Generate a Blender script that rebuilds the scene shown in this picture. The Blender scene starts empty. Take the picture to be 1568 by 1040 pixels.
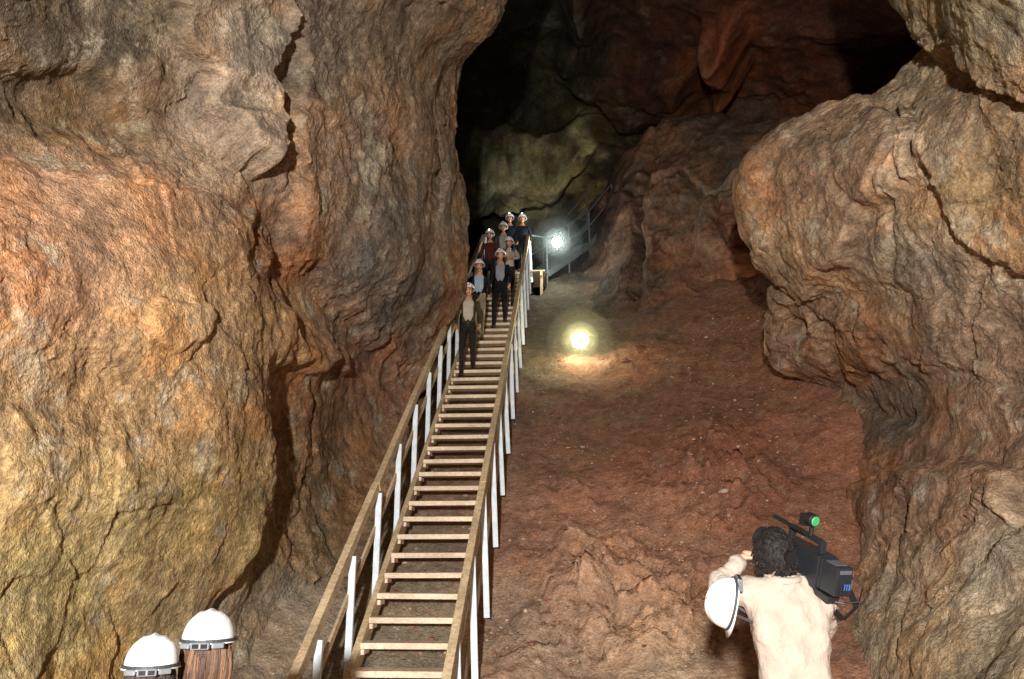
import bpy, math, random
import numpy as np
from mathutils import Vector, Matrix
random.seed(4); rng=np.random.RandomState(7)
scene=bpy.context.scene
scene.view_settings.view_transform='Standard'
try: scene.view_settings.look='None'
except Exception: pass
scene.view_settings.exposure=0

# ---------------------------------------------------------------- image coordinate frame
# layout points are image pixels at estimated depths, cast out from the camera
F=1207.0; PITCH=math.radians(15); CP,SP=math.cos(PITCH),math.sin(PITCH); EYE=1.7
def W(u,v,d):
    x=(u-784)/F*d; up=(520-v)/F*d
    return np.array([x, d*CP-up*SP, EYE+d*SP+up*CP])
def Wa(u,v,d):
    x=(u-784)/F*d; up=(520-v)/F*d
    return np.stack([x, d*CP-up*SP, EYE+d*SP+up*CP],-1)
def proj(P):
    y=P[...,1]; z=P[...,2]-EYE
    d=np.maximum(y*CP+z*SP,0.3); up=z*CP-y*SP
    return 784+P[...,0]/d*F, 520-up/d*F

# ---------------------------------------------------------------- noise
def _h(ix,iy,iz,s):
    n=(ix.astype(np.int64)*374761393+iy.astype(np.int64)*668265263+iz.astype(np.int64)*1274126177+s*974634777)&0xffffffff
    n=((n^(n>>13))*1274126177)&0xffffffff
    n=((n^(n>>16))*2246822519)&0xffffffff
    n=n^(n>>15)
    return n/4294967295.0
def noise(P,s=0):
    I=np.floor(P); f=P-I; I=I.astype(np.int64); w=f*f*f*(f*(f*6-15)+10)
    out=0
    for dx in (0,1):
        for dy in (0,1):
            for dz in (0,1):
                ix,iy,iz=I[...,0]+dx,I[...,1]+dy,I[...,2]+dz
                gx=_h(ix,iy,iz,s)*2-1; gy=_h(ix,iy,iz,s+11)*2-1; gz=_h(ix,iy,iz,s+23)*2-1
                d=gx*(f[...,0]-dx)+gy*(f[...,1]-dy)+gz*(f[...,2]-dz)
                ww=(w[...,0] if dx else 1-w[...,0])*(w[...,1] if dy else 1-w[...,1])*(w[...,2] if dz else 1-w[...,2])
                out=out+d*ww
    return out
def fbm(P,sc,octs,s=0,ridged=False,gain=.5):
    a=1;t=0;Q=P*sc
    for o in range(octs):
        n=noise(Q,s+o*7)
        if ridged: n=.5-np.abs(n)*2
        t=t+a*n; a*=gain; Q=Q*2.03+5.1
    return t
def facets(P,sc,s=0,tilt=.5,step=.6):
    Q=P*sc; I=np.floor(Q).astype(np.int64)
    best=np.full(Q.shape[:-1],9e9); val=np.zeros(Q.shape[:-1])
    for dx in (-1,0,1):
        for dy in (-1,0,1):
            for dz in (-1,0,1):
                ix,iy,iz=I[...,0]+dx,I[...,1]+dy,I[...,2]+dz
                ox=ix+_h(ix,iy,iz,s); oy=iy+_h(ix,iy,iz,s+1); oz=iz+_h(ix,iy,iz,s+2)
                rx,ry,rz=Q[...,0]-ox,Q[...,1]-oy,Q[...,2]-oz
                d=rx*rx+ry*ry+rz*rz
                v=step*(_h(ix,iy,iz,s+3)-.5)+tilt*((_h(ix,iy,iz,s+4)-.5)*rx+(_h(ix,iy,iz,s+5)-.5)*ry+(_h(ix,iy,iz,s+6)-.5)*rz)*2
                m=d<best
                val=np.where(m,v,val); best=np.where(m,d,best)
    return val, best
def lin(c):
    c=np.array(c,float)/255.; return np.where(c<=.04045,c/12.92,((c+.055)/1.055)**2.4)
def sstep(a,b,x):
    t=np.clip((x-a)/(b-a),0,1); return t*t*(3-2*t)

def poly_sd(U,V,poly):
    """signed distance, positive inside"""
    d=np.full(U.shape,1e9); ins=np.zeros(U.shape,bool); n=len(poly)
    for i in range(n):
        x1,y1=poly[i]; x2,y2=poly[(i+1)%n]
        ex,ey=x2-x1,y2-y1; L=ex*ex+ey*ey+1e-9
        t=np.clip(((U-x1)*ex+(V-y1)*ey)/L,0,1)
        d=np.minimum(d,np.hypot(U-x1-t*ex,V-y1-t*ey))
        c=((y1>V)!=(y2>V)); 
        xi=(x2-x1)*(V-y1)/((y2-y1) if y2!=y1 else 1e-9)+x1
        ins^=(c&(U<xi))
    return np.where(ins,d,-d)
def line_d(U,V,pl):
    d=np.full(U.shape,1e9)
    for i in range(len(pl)-1):
        x1,y1=pl[i]; x2,y2=pl[i+1]; ex,ey=x2-x1,y2-y1; L=ex*ex+ey*ey+1e-9
        t=np.clip(((U-x1)*ex+(V-y1)*ey)/L,0,1)
        d=np.minimum(d,np.hypot(U-x1-t*ex,V-y1-t*ey))
    return d
def tintmap(P,U,V,pts,k=1.0,sat=.78,mot=.85,pale=.5,sc=1.0):  # tint points hold each spot's light and shade along with its rock colour
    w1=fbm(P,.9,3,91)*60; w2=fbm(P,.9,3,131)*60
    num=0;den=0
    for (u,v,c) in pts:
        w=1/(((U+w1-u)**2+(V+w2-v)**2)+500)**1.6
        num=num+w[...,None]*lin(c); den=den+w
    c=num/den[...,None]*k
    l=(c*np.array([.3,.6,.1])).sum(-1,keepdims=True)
    c=l+(c-l)*sat
    # mineral mottling: clay, iron and manganese staining, calcite bloom
    a=fbm(P,3.0*sc,5,700,gain=.68); c=c*(1+mot*.55*np.clip(a,-.7,.9))[...,None]
    b=fbm(P+a[...,None]*.15,.95*sc,6,720,gain=.65)
    m=sstep(.06,.40,b)*.75*mot; c=c*(1-m[...,None]*(1-np.array([.58,.62,.70])))
    m=sstep(-.06,-.38,b)*.8*mot; c=c*(1+m[...,None]*(np.array([1.2,.98,.76])-1))
    d=fbm(P,1.9*sc,6,760,gain=.68)
    m=sstep(.22,.52,d)*pale; c=c*(1-m[...,None])+m[...,None]*np.array([.50,.44,.35])
    e=fbm(P,.4*sc,4,790,gain=.6); c=c*(1+.3*mot*np.clip(e,-.6,.6))[...,None]
    return np.clip(c*np.array([.98,1.0,.95]),0.004,.9)

def cr(A,n,axis):
    A=np.moveaxis(A,axis,0); m=A.shape[0]
    t=np.linspace(0,m-1,n); i=np.minimum(t.astype(int),m-2); f=(t-i)
    f=f.reshape((-1,)+(1,)*(A.ndim-1))
    p1=A[i];p2=A[i+1]
    p0=np.where((i>0).reshape(f.shape),A[np.maximum(i-1,0)],2*p1-p2)
    p3=np.where((i<m-2).reshape(f.shape),A[np.minimum(i+2,m-1)],2*p2-p1)
    r=.5*(2*p1+(p2-p0)*f+(2*p0-5*p1+4*p2-p3)*f*f+(3*p1-p0-3*p2+p3)*f**3)
    return np.moveaxis(r,0,axis)

def grid_mesh(name,P,col,mat,flip=False):
    nv,nu=P.shape[:2]
    idx=np.arange(nv*nu).reshape(nv,nu)
    q=np.stack([idx[:-1,:-1],idx[:-1,1:],idx[1:,1:],idx[1:,:-1]],-1).reshape(-1,4)
    if flip: q=q[:,::-1]
    me=bpy.data.meshes.new(name)
    me.vertices.add(nv*nu); me.vertices.foreach_set('co',P.reshape(-1).astype(np.float32))
    nf=len(q); me.loops.add(nf*4); me.loops.foreach_set('vertex_index',q.reshape(-1).astype(np.int32))
    me.polygons.add(nf); me.polygons.foreach_set('loop_start',np.arange(0,nf*4,4,dtype=np.int32))
    try: me.polygons.foreach_set('loop_total',np.full(nf,4,dtype=np.int32))
    except Exception: pass
    me.update(calc_edges=True)
    me.polygons.foreach_set('use_smooth',np.ones(nf,bool))
    ca=me.color_attributes.new('tint','FLOAT_COLOR','POINT')
    c4=np.concatenate([col.reshape(-1,3),np.ones((nv*nu,1))],1)
    ca.data.foreach_set('color',c4.reshape(-1).astype(np.float32))
    me.materials.append(mat); me.validate()
    ob=bpy.data.objects.new(name,me); scene.collection.objects.link(ob); return ob

CAM=np.array([0,0,EYE])
def sheet(name,C,nv,nu,dispf,pts,k,mat,fk=1.0,**kw):
    C=np.array(C,float)  # rows,cols,3
    A=np.concatenate([Wa(C[...,0],C[...,1],C[...,2]),C[...,:2]],-1)
    A=cr(cr(A,nv,0),nu,1)
    P=A[...,:3]; U=A[...,3]; V=A[...,4]
    def nrm(P):
        N=np.cross(np.gradient(P,axis=1),np.gradient(P,axis=0)); N/=np.linalg.norm(N,axis=-1,keepdims=True)+1e-9
        s=np.sign(np.mean(np.sum(N*(CAM-P),-1))); return N*s,s
    N,s=nrm(P)
    P=P+N*dispf(P,U,V)[...,None]
    N,s2=nrm(P)
    kf=fk(U,V) if callable(fk) else fk
    P=P+N*(fine(P)*kf)[...,None]
    return grid_mesh(name,P,tintmap(P,U,V,pts,k,**kw),mat,flip=(s<0))
def fine(P):
    f,e=facets(P+fbm(P,2.,2,5)[...,None]*.05,3.6,40,.55,.16)
    f2,e2=facets(P,9,60,.6,.25)
    m=sstep(-.3,.3,fbm(P,.6,2,77))
    return m*(.030*f+.022*f2)+.006*f2+.034*fbm(P,3.0,6,9,gain=.66)+.022*np.abs(fbm(P,2.4,3,15))*(.3+.7*m)
def rockdisp(P,amp=1.0,sc=1.0):
    Q=P+np.stack([fbm(P,.7,3,1),fbm(P,.7,3,2),fbm(P,.7,3,3)],-1)*.18
    f,e=facets(Q,.75*sc,20,.6,.18)
    f2,e2=facets(Q,1.7*sc,30,.6,.18)
    m=sstep(-.15,.35,fbm(P,.35,2,55))
    return amp*(.24*fbm(P,.45*sc,3,4)+(.04+.12*m)*f+(.02+.07*m)*f2+.10*fbm(P,1.1*sc,3,6)-.05*np.abs(fbm(P,.9*sc,3,8)))

# ---------------------------------------------------------------- materials
def newmat(name):
    m=bpy.data.materials.new(name); m.use_nodes=True; nt=m.node_tree; b=nt.nodes['Principled BSDF']; return m,nt,b
def nd(nt,t,**k):
    n=nt.nodes.new(t)
    for a,v in k.items():
        if a in n.inputs.keys(): n.inputs[a].default_value=v
        else: setattr(n,a,v)
    return n
def ramp(nt,inp,a,b,ca=(0,0,0,1),cb=(1,1,1,1)):
    r=nt.nodes.new('ShaderNodeValToRGB'); r.color_ramp.elements[0].position=a; r.color_ramp.elements[1].position=b
    r.color_ramp.elements[0].color=ca; r.color_ramp.elements[1].color=cb
    nt.links.new(inp,r.inputs[0]); return r.outputs[0]
def mix(nt,fac,a,b,mode='MIX'):
    m=nt.nodes.new('ShaderNodeMix'); m.data_type='RGBA'; m.blend_type=mode
    for s,x in ((0,fac),(6,a),(7,b)):
        if hasattr(x,'links'): nt.links.new(x,m.inputs[s])
        else: m.inputs[s].default_value=x
    return m.outputs[2]
def rock_mat(name,speck=.5,bump=.6,rough=.8,grain=26,con=.34,pt=(.70,1.2)):
    m,nt,b=newmat(name)
    tc=nt.nodes.new('ShaderNodeTexCoord'); co=tc.outputs['Object']
    def nz(scale,det=5,rg=.6,dist=0):
        n=nd(nt,'ShaderNodeTexNoise'); n.inputs['Scale'].default_value=scale; n.inputs['Detail'].default_value=det
        n.inputs['Roughness'].default_value=rg; n.inputs['Distortion'].default_value=dist
        nt.links.new(co,n.inputs['Vector']); return n.outputs[0]
    at=nt.nodes.new('ShaderNodeAttribute'); at.attribute_name='tint'; c=at.outputs['Color']
    n3=nz(8,4,.75)
    c=mix(nt,1.0,c,ramp(nt,n3,.33,.67,(1-con,1-con*1.02,1-con*1.05,1),(1+con,1+con,1+con*.95,1)),'MULTIPLY')
    if speck>.25:
        vo=nd(nt,'ShaderNodeTexVoronoi'); vo.inputs['Scale'].default_value=grain; nt.links.new(co,vo.inputs['Vector'])
        g=ramp(nt,vo.outputs['Distance'],.10,.2,(1,1,1,1),(0,0,0,1))
        gg=mix(nt,1.0,g,ramp(nt,n3,.48,.6,(0,0,0,1),(speck,speck,speck,1)),'MULTIPLY')
        c=mix(nt,gg,c,(.68,.64,.56,1))
    n4=nz(34,3,.8)
    c=mix(nt,1.0,c,ramp(nt,n4,.32,.68,(.66,.65,.64,1),(1.33,1.32,1.30,1)),'MULTIPLY')
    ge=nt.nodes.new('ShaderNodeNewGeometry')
    c=mix(nt,1.0,c,ramp(nt,ge.outputs['Pointiness'],.44,.56,(pt[0],pt[0]*.98,pt[0]*.95,1),(pt[1],pt[1],pt[1],1)),'MULTIPLY')  # creases darkened and edges lightened in the colour, standing in for relief shading
    nt.links.new(c,b.inputs['Base Color'])
    b.inputs['Roughness'].default_value=rough
    b.inputs['Specular IOR Level'].default_value=.18
    bp=nd(nt,'ShaderNodeBump'); bp.inputs['Strength'].default_value=bump; bp.inputs['Distance'].default_value=.07
    nt.links.new(nz(11,4,.8),bp.inputs['Height'])
    nt.links.new(bp.outputs[0],b.inputs['Normal'])
    return m
def simple(name,col,rough=.6,var=.15,scale=20,metal=0,bump=.1,bd=.01,spec=.5):
    m,nt,b=newmat(name); tc=nt.nodes.new('ShaderNodeTexCoord')
    n=nd(nt,'ShaderNodeTexNoise'); n.inputs['Scale'].default_value=scale; n.inputs['Detail'].default_value=4
    nt.links.new(tc.outputs['Object'],n.inputs['Vector'])
    c=mix(nt,1.0,tuple(lin(col))+(1,),ramp(nt,n.outputs[0],.3,.7,(1-var,)*3+(1,),(1+var,)*3+(1,)),'MULTIPLY')
    nt.links.new(c,b.inputs['Base Color']); b.inputs['Roughness'].default_value=rough; b.inputs['Metallic'].default_value=metal
    b.inputs['Specular IOR Level'].default_value=spec
    if bump:
        bp=nd(nt,'ShaderNodeBump'); bp.inputs['Strength'].default_value=bump; bp.inputs['Distance'].default_value=bd
        nt.links.new(n.outputs[0],bp.inputs['Height']); nt.links.new(bp.outputs[0],b.inputs['Normal'])
    return m
def wood(name,col,dark):
    m,nt,b=newmat(name); tc=nt.nodes.new('ShaderNodeTexCoord')
    mp=nt.nodes.new('ShaderNodeMapping'); mp.inputs['Scale'].default_value=(6,2.5,14)
    nt.links.new(tc.outputs['Object'],mp.inputs[0])
    n=nd(nt,'ShaderNodeTexNoise'); n.inputs['Scale'].default_value=3; n.inputs['Detail'].default_value=5; n.inputs['Distortion'].default_value=1
    nt.links.new(mp.outputs[0],n.inputs['Vector'])
    n2=nd(nt,'ShaderNodeTexNoise'); n2.inputs['Scale'].default_value=1.7; n2.inputs['Detail'].default_value=5
    nt.links.new(tc.outputs['Object'],n2.inputs['Vector'])
    c=ramp(nt,n.outputs[0],.32,.66,tuple(lin(dark))+(1,),tuple(lin(col))+(1,))
    c=mix(nt,1.0,c,ramp(nt,n2.outputs[0],.35,.65,(.78,.76,.74,1),(1.1,1.1,1.1,1)),'MULTIPLY')
    nt.links.new(c,b.inputs['Base Color']); b.inputs['Roughness'].default_value=.7
    bp=nd(nt,'ShaderNodeBump'); bp.inputs['Strength'].default_value=.2; bp.inputs['Distance'].default_value=.01
    nt.links.new(n.outputs[0],bp.inputs['Height']); nt.links.new(bp.outputs[0],b.inputs['Normal'])
    return m
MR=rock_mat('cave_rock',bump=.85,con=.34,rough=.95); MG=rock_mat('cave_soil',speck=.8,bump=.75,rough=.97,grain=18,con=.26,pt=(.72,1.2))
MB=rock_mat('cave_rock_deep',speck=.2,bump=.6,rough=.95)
M_wood=wood('tread_timber',(252,232,206),(222,194,162)); M_rail=wood('handrail_timber',(228,204,166),(186,158,120))
M_white=simple('weathered_white_paint',(226,236,244),.6,.14,9)
M_grey=simple('galvanised_steel',(104,108,108),.6,.15,12,.2)

# ---------------------------------------------------------------- left wall
us_top=[-500,-150,80,230,370,470,560,640]
def lrow(v,us,D,eu): 
    return [(u,v,d) for u,d in zip(us,D[:8])]+[(eu,v,D[8]),(eu-28,v,D[8]+1.8),(eu-110,v,D[8]+6)]
L=[]
L.append(lrow(-420,[-500,-150,80,260,420,560,700,800],[3.0,4.2,5.2,6.2,7.2,8.2,9.3,10.6,12],900))
L.append(lrow(-200,[-500,-150,80,250,400,520,650,740],[3.6,5.0,6.3,7.3,8.3,9.2,10.3,11.6,13],820))
L.append(lrow(-60,[-500,-150,80,240,380,490,600,700],[3.9,5.5,6.9,7.9,8.9,9.9,11,12.3,13.7],768))
L.append(lrow(10,us_top[:7]+[680],[4,5.6,7.1,8.1,9.1,10.1,11.2,12.6,14],744))
L.append(lrow(90,us_top,[4,5.7,7.2,8.2,9.3,10.4,11.5,12.9,14.6],685))
L.append(lrow(190,us_top,[4,5.8,7.3,8.3,9.4,10.5,11.7,13.1,15],672))
L.append(lrow(290,us_top,[3.8,5.5,6.7,7.7,9.0,10.5,11.6,13.1,15.3],690))
L.append(lrow(380,us_top,[3.6,5.2,6.3,7.3,8.8,10.7,11.7,13.2,15.6],690))
L.append(lrow(450,us_top,[3.6,5.1,6.2,7.1,8.6,10.8,12.2,13.8,15.8],688))
L.append(lrow(520,us_top[:7]+[625],[3.6,5.1,6.2,7.0,8.4,10.4,12.6,14.6,15.9],660))
L.append(lrow(600,[-500,-150,80,230,360,450,530,600],[3.6,5.1,6.2,7.0,8.1,10.4,12.4,13.8,14.4],636))
L.append(lrow(720,[-500,-150,80,225,350,440,510,570],[3.6,5,6.1,6.9,8,10.0,11.4,12.2,12.7],625))
L.append(lrow(850,[-500,-150,80,220,335,420,480,530],[3.6,5,6.1,6.9,8.0,9.3,10.0,10.4,10.7],572))
L.append(lrow(1000,[-500,-150,60,180,290,360,410,455],[3.5,4.9,6,6.8,7.7,8.3,8.7,8.9,9.1],495))
L.append(lrow(1200,[-500,-150,0,100,200,270,330,370],[3.4,4.7,5.6,6.2,6.8,7.2,7.4,7.6,7.7],410))
BULGE=[(-700,255),(0,240),(90,268),(200,276),(300,288),(385,318),(418,398),(428,470),(520,530),(560,575),(430,560),(412,620),(402,720),(372,850),(318,945),(200,1300),(-700,1300)]
def left_disp(P,U,V):
    wu=fbm(P,1.3,4,201)*34; wv=fbm(P,1.3,4,231)*34; u=U+wu; v=V+wv
    sb=sstep(-40,60,poly_sd(U,V,BULGE))
    d=rockdisp(P,1.0)*(1-.45*sstep(640,690,U)*sstep(330,420,V))*(1-.3*sb)
    wr1=fbm(P,3,4,261)*16; wr2=fbm(P,3,4,271)*16
    s=poly_sd(U+wr1,V+wr2,[(235,-150),(258,60),(300,112),(290,182),(322,218),(350,262),(385,272),(396,215),(404,100),(432,25),(470,-150)])
    d+= .50*sstep(-2,9,s)*(.45+.55*sstep(0,240,V))
    s=poly_sd(u,v,BULGE); d+= .24*sstep(-6,36,s)
    s=poly_sd(u,v,[(425,-200),(425,180),(410,300),(430,395),(490,460),(550,505),(600,580),(660,640),(900,640),(900,-200)])
    d+= .28*sstep(-6,26,s)
    s=poly_sd(u,v,[(0,120),(120,90),(230,160),(220,240),(60,230)]); d-= .2*sstep(-5,50,s)
    s=np.hypot((u-245)/48,(v-500)/30); d+= .06*sstep(1.15,.85,s)
    s=poly_sd(u,v,[(-50,600),(120,640),(330,600),(350,760),(200,820),(-50,780)]); d+= .10*sstep(-5,70,s)
    for pl,w,a in (([(430,60),(440,160),(520,210),(540,280)],7,.06),([(330,330),(420,360),(430,540)],6,.05),
                   ([(470,600),(480,700),(440,860)],7,.06)):
        d-= a*np.exp(-(line_d(u,v,pl)/w)**2)
    return d
LT=[(60,60,(100,86,70)),(200,60,(112,96,76)),(350,60,(172,150,130)),(350,130,(184,158,134)),(350,230,(190,158,130)),(100,180,(118,92,58)),(220,180,(128,100,70)),(500,60,(120,102,86)),(600,60,(136,112,88)),  # shade of the upper left is painted into these wall colours
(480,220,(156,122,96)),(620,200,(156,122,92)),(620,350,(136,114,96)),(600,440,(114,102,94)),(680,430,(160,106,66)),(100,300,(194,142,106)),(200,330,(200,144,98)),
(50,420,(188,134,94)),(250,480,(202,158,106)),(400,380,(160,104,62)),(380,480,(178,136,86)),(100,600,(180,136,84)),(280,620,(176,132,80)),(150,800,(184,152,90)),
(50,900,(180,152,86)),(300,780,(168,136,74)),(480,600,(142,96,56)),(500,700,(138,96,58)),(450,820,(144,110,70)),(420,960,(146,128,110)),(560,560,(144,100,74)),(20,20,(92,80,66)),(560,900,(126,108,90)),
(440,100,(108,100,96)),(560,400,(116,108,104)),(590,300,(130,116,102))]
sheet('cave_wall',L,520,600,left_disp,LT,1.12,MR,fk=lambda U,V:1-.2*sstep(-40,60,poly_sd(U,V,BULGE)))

# ---------------------------------------------------------------- right wall
R=[]
rr=[(-420,1250,9.5,4.2),(-200,1330,10.2,5.6),(-40,1378,10.7,6.6),(45,1412,10.9,7.1),(100,1385,11,7.3),(150,1342,11,7.4),(205,1240,11.2,7.5),(250,1172,11.5,7.5),(300,1150,11.8,7.5),
(365,1166,11.8,7.5),(425,1206,11.8,7.6),(455,1204,12.3,7.7),(495,1178,12.6,7.8),(550,1186,13,7.9),(605,1238,13.4,7.9),(700,1215,13.4,7.6),(800,1262,11.6,7.2),(900,1290,10.2,6.8),(1000,1305,9.2,6.3),(1200,1300,7.7,5.3)]
for v,e,de,dr in rr:
    row=[(e+120,v,de+6),(e+32,v,de+1.8)]
    for t in (0,.1,.26,.48,.74,1.0):
        row.append((e+(1568-e)*t,v,dr+(de-dr)*(1-t)**1.35))
    row+= [(1860,v,dr*.74),(2350,v,dr*.5)]
    R.append(row)
def right_disp(P,U,V):
    wu=fbm(P,1.3,4,301)*30; wv=fbm(P,1.3,4,331)*30; u=U+wu; v=V+wv
    d=rockdisp(P,1.1)
    s=poly_sd(u,v,[(1340,-300),(1385,0),(1412,50),(1440,92),(1500,84),(1530,120),(1700,200),(1700,-300)]); d+=.30*sstep(-3,14,s)
    s=poly_sd(u,v,[(1120,160),(1240,190),(1330,160),(1395,190),(1390,300),(1330,330),(1290,420),(1240,470),(1100,450)]); d+=.24*sstep(-5,20,s)
    s=poly_sd(u,v,[(1420,180),(1530,130),(1700,200),(1700,450),(1500,400),(1450,330)]); d+=.2*sstep(-5,16,s)
    s=poly_sd(u,v,[(1380,165),(1404,170),(1412,270),(1396,290),(1384,250)]); d+=.14*sstep(-2,8,s)
    s=poly_sd(u,v,[(1300,760),(1400,700),(1568,720),(1700,1200),(1290,1200)]); d+=.25*sstep(-5,26,s)
    d-=.35*np.exp(-(np.hypot((U-1217)/14,(V-508)/20))**2)
    for pl,w,a in (([(1215,425),(1255,500),(1290,590),(1380,640)],9,.14),([(1440,90),(1400,170),(1350,300),(1380,420)],7,.07),([(1430,260),(1462,350),(1505,400),(1470,560)],6,.07),
                   ([(1290,590),(1380,560),(1568,600)],7,.05),([(1270,220),(1320,330)],6,.05),([(1420,780),(1400,900),(1425,1040)],7,.08),([(1300,900),(1330,1040)],7,.08)):
        d-=a*np.exp(-(line_d(u,v,pl)/w)**2)
    return d
RT=[(1440,40,(172,150,118)),(1520,40,(146,130,106)),(1300,230,(154,120,92)),(1200,290,(164,122,88)),(1180,380,(172,136,98)),(1300,350,(154,122,94)),(1390,240,(180,150,122)),(1500,300,(164,130,84)),
(1500,150,(140,112,82)),(1380,370,(156,138,116)),(1250,450,(156,126,96)),(1220,540,(152,114,86)),(1300,530,(150,106,76)),(1420,480,(140,116,96)),(1500,560,(142,110,86)),(1350,650,(106,92,84)),
(1480,680,(146,106,80)),(1250,680,(122,86,66)),(1340,740,(148,96,60)),(1450,800,(154,116,88)),(1350,880,(168,136,108)),(1500,900,(182,158,130)),(1380,1000,(170,146,118)),(1540,1000,(180,156,126)),(1290,950,(152,100,72))]
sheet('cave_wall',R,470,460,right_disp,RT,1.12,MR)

# ---------------------------------------------------------------- ridge beyond the slope
cols=[(850,400,27.5),(885,368,27),(908,330,26.8),(935,282,26.4),(962,232,25.8),(1005,198,25),(1060,182,24),(1115,186,23),(1200,190,22),(1330,175,20),(1500,170,18)]
G=[]
for kind in range(8):
    row=[]
    for (u,ve,de) in cols:
        vb=590; db=8500/(vb-77)+1.5
        if kind==0: row.append((u,ve+70,de+7))
        elif kind==1: row.append((u,ve+16,de+2))
        else:
            t=(kind-2)/5.; row.append((u,ve+(vb-ve)*t,db+(de-db)*(1-t)**1.1-.8*math.sin(math.pi*t)))
    G.append(row)
def ridge_disp(P,U,V):
    wu=fbm(P,.6,4,401)*26; wv=fbm(P,.6,4,431)*26; u=U+wu; v=V+wv
    d=rockdisp(P*.8,1.7)
    s=poly_sd(u,v,[(1170,250),(1075,290),(1060,400),(1130,440),(1300,440),(1300,250)]); d+=.5*sstep(-4,20,s)
    for pl,w,a in (([(960,300),(1040,270),(1110,300),(1180,290)],6,.25),([(1000,200),(980,330),(960,450)],7,.3),([(1090,300),(1120,380)],5,.2)):
        d-=a*np.exp(-(line_d(u,v,pl)/w)**2)
    return d
GT=[(950,280,(96,68,52)),(1020,230,(130,86,60)),(1100,210,(88,74,62)),(1000,330,(126,82,58)),(1080,310,(128,104,84)),(1130,360,(146,90,60)),(950,400,(94,70,56)),(1040,420,(140,90,64)),(1130,450,(160,106,78)),(900,450,(74,60,50)),(900,360,(52,44,38))]
sheet('rock_outcrop',G,260,320,ridge_disp,GT,1.2,MB,sc=.6,pale=.12)

# ---------------------------------------------------------------- deep cave ceiling / back
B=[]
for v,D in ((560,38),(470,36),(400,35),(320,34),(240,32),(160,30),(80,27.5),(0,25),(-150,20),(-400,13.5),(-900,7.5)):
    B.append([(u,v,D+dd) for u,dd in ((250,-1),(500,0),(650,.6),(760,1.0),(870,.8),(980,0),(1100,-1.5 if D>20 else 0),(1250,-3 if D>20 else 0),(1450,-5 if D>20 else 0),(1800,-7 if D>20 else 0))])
def back_disp(P,U,V):
    wu=fbm(P,.45,4,501)*30; wv=fbm(P,.45,4,531)*30; u=U+wu; v=V+wv
    d=rockdisp(P*.5,3.2)
    s=poly_sd(u,v,[(640,225),(720,215),(790,212),(850,232),(905,232),(900,262),(850,290),(800,312),(760,300),(690,300),(640,290)]); d+=1.8*sstep(-4,26,s)
    s=poly_sd(u,v,[(1075,20),(1120,10),(1150,70),(1140,160),(1110,178),(1085,120)]); d+=1.6*sstep(-4,26,s)
    s=poly_sd(u,v,[(860,-40),(960,60),(1060,90),(1080,190),(960,200),(840,120)]); d+=.8*sstep(-4,30,s)
    return d
BT=[(740,245,(140,136,112)),(800,262,(225,218,172)),(875,252,(215,202,150)),(835,290,(225,205,140)),(700,285,(70,70,60)),(780,120,(40,33,30)),(900,60,(46,33,28)),(940,180,(84,72,42)),(860,170,(44,36,30)),  # lamplit patch and the darkness around it are painted into these colours
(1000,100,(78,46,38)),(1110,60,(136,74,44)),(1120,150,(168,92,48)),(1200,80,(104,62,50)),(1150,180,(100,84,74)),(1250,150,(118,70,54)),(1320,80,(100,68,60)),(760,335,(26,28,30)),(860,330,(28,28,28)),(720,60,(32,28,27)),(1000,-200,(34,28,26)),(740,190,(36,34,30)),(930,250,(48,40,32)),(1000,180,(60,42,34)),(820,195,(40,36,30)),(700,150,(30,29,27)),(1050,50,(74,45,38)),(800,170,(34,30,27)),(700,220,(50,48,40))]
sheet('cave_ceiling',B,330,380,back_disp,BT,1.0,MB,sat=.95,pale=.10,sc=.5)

# ---------------------------------------------------------------- stairs geometry frame
DIR=np.array([78/F, CP-(443/F)*SP, SP+(443/F)*CP])
PL=W(535,1030,8.0); PR=W(708,1030,8.0)
hd=np.array([DIR[0],DIR[1],0]); hd/=np.linalg.norm(hd)
perp=np.array([hd[1],-hd[0],0])
ctr=(PL+PR)/2; halfw=np.linalg.norm(PR-PL)/2
slope=DIR[2]/np.hypot(DIR[0],DIR[1])
def S(D,off=0,h=0): return ctr+DIR*(D-8.0)+perp*off+np.array([0,0,h])
Dtop=22.4
yb=ctr[1]; zb=ctr[2]
# ---------------------------------------------------------------- ground (one height-field)
nx,ny=420,940
yy=np.concatenate([np.linspace(-8,5,60),np.linspace(5,40,ny-60)[0:]])
X,Y=np.meshgrid(np.linspace(-6,10,nx),yy)
Pg=np.stack([X,Y,np.zeros_like(X)],-1)
zs=zb+slope*(Y-yb)-.52
ztop=S(Dtop)[2]-.25
kk=.35
zz=np.log(1+np.exp(np.clip(zs/kk,-40,40)))*kk
zz=np.where(zs/kk>35,zs,zz)
xst=ctr[0]+(Y-yb)*hd[0]/hd[1]
zz=np.minimum(zz,ztop+.12*(Y-25)+5*sstep(.9,2.2,X-xst))
right=np.maximum(X-(1.0+.10*(Y-9)),0)
zz+=np.where(Y>7,.24*right**1.4*sstep(7,13,Y),0)
left=np.maximum(-(X+2.1),0); zz+=.25*left*sstep(6,9,Y)
zz-=.2*np.exp(-((X+1.6)**2+(Y-3.2)**2)/2.)
n2=np.stack([X,Y,zz],-1)
und=sstep(.25,.9,np.abs(X-xst))
zz+= (.28*fbm(n2,.35,3,601)+.10*fbm(n2,1.3,4,621,gain=.6))*(.3+.7*und)*sstep(4,9,Y)
f,e=facets(n2,2.6,640,.6,.3); f2,e2=facets(n2,7,660,.6,.4)
lump=np.zeros_like(X)
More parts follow.
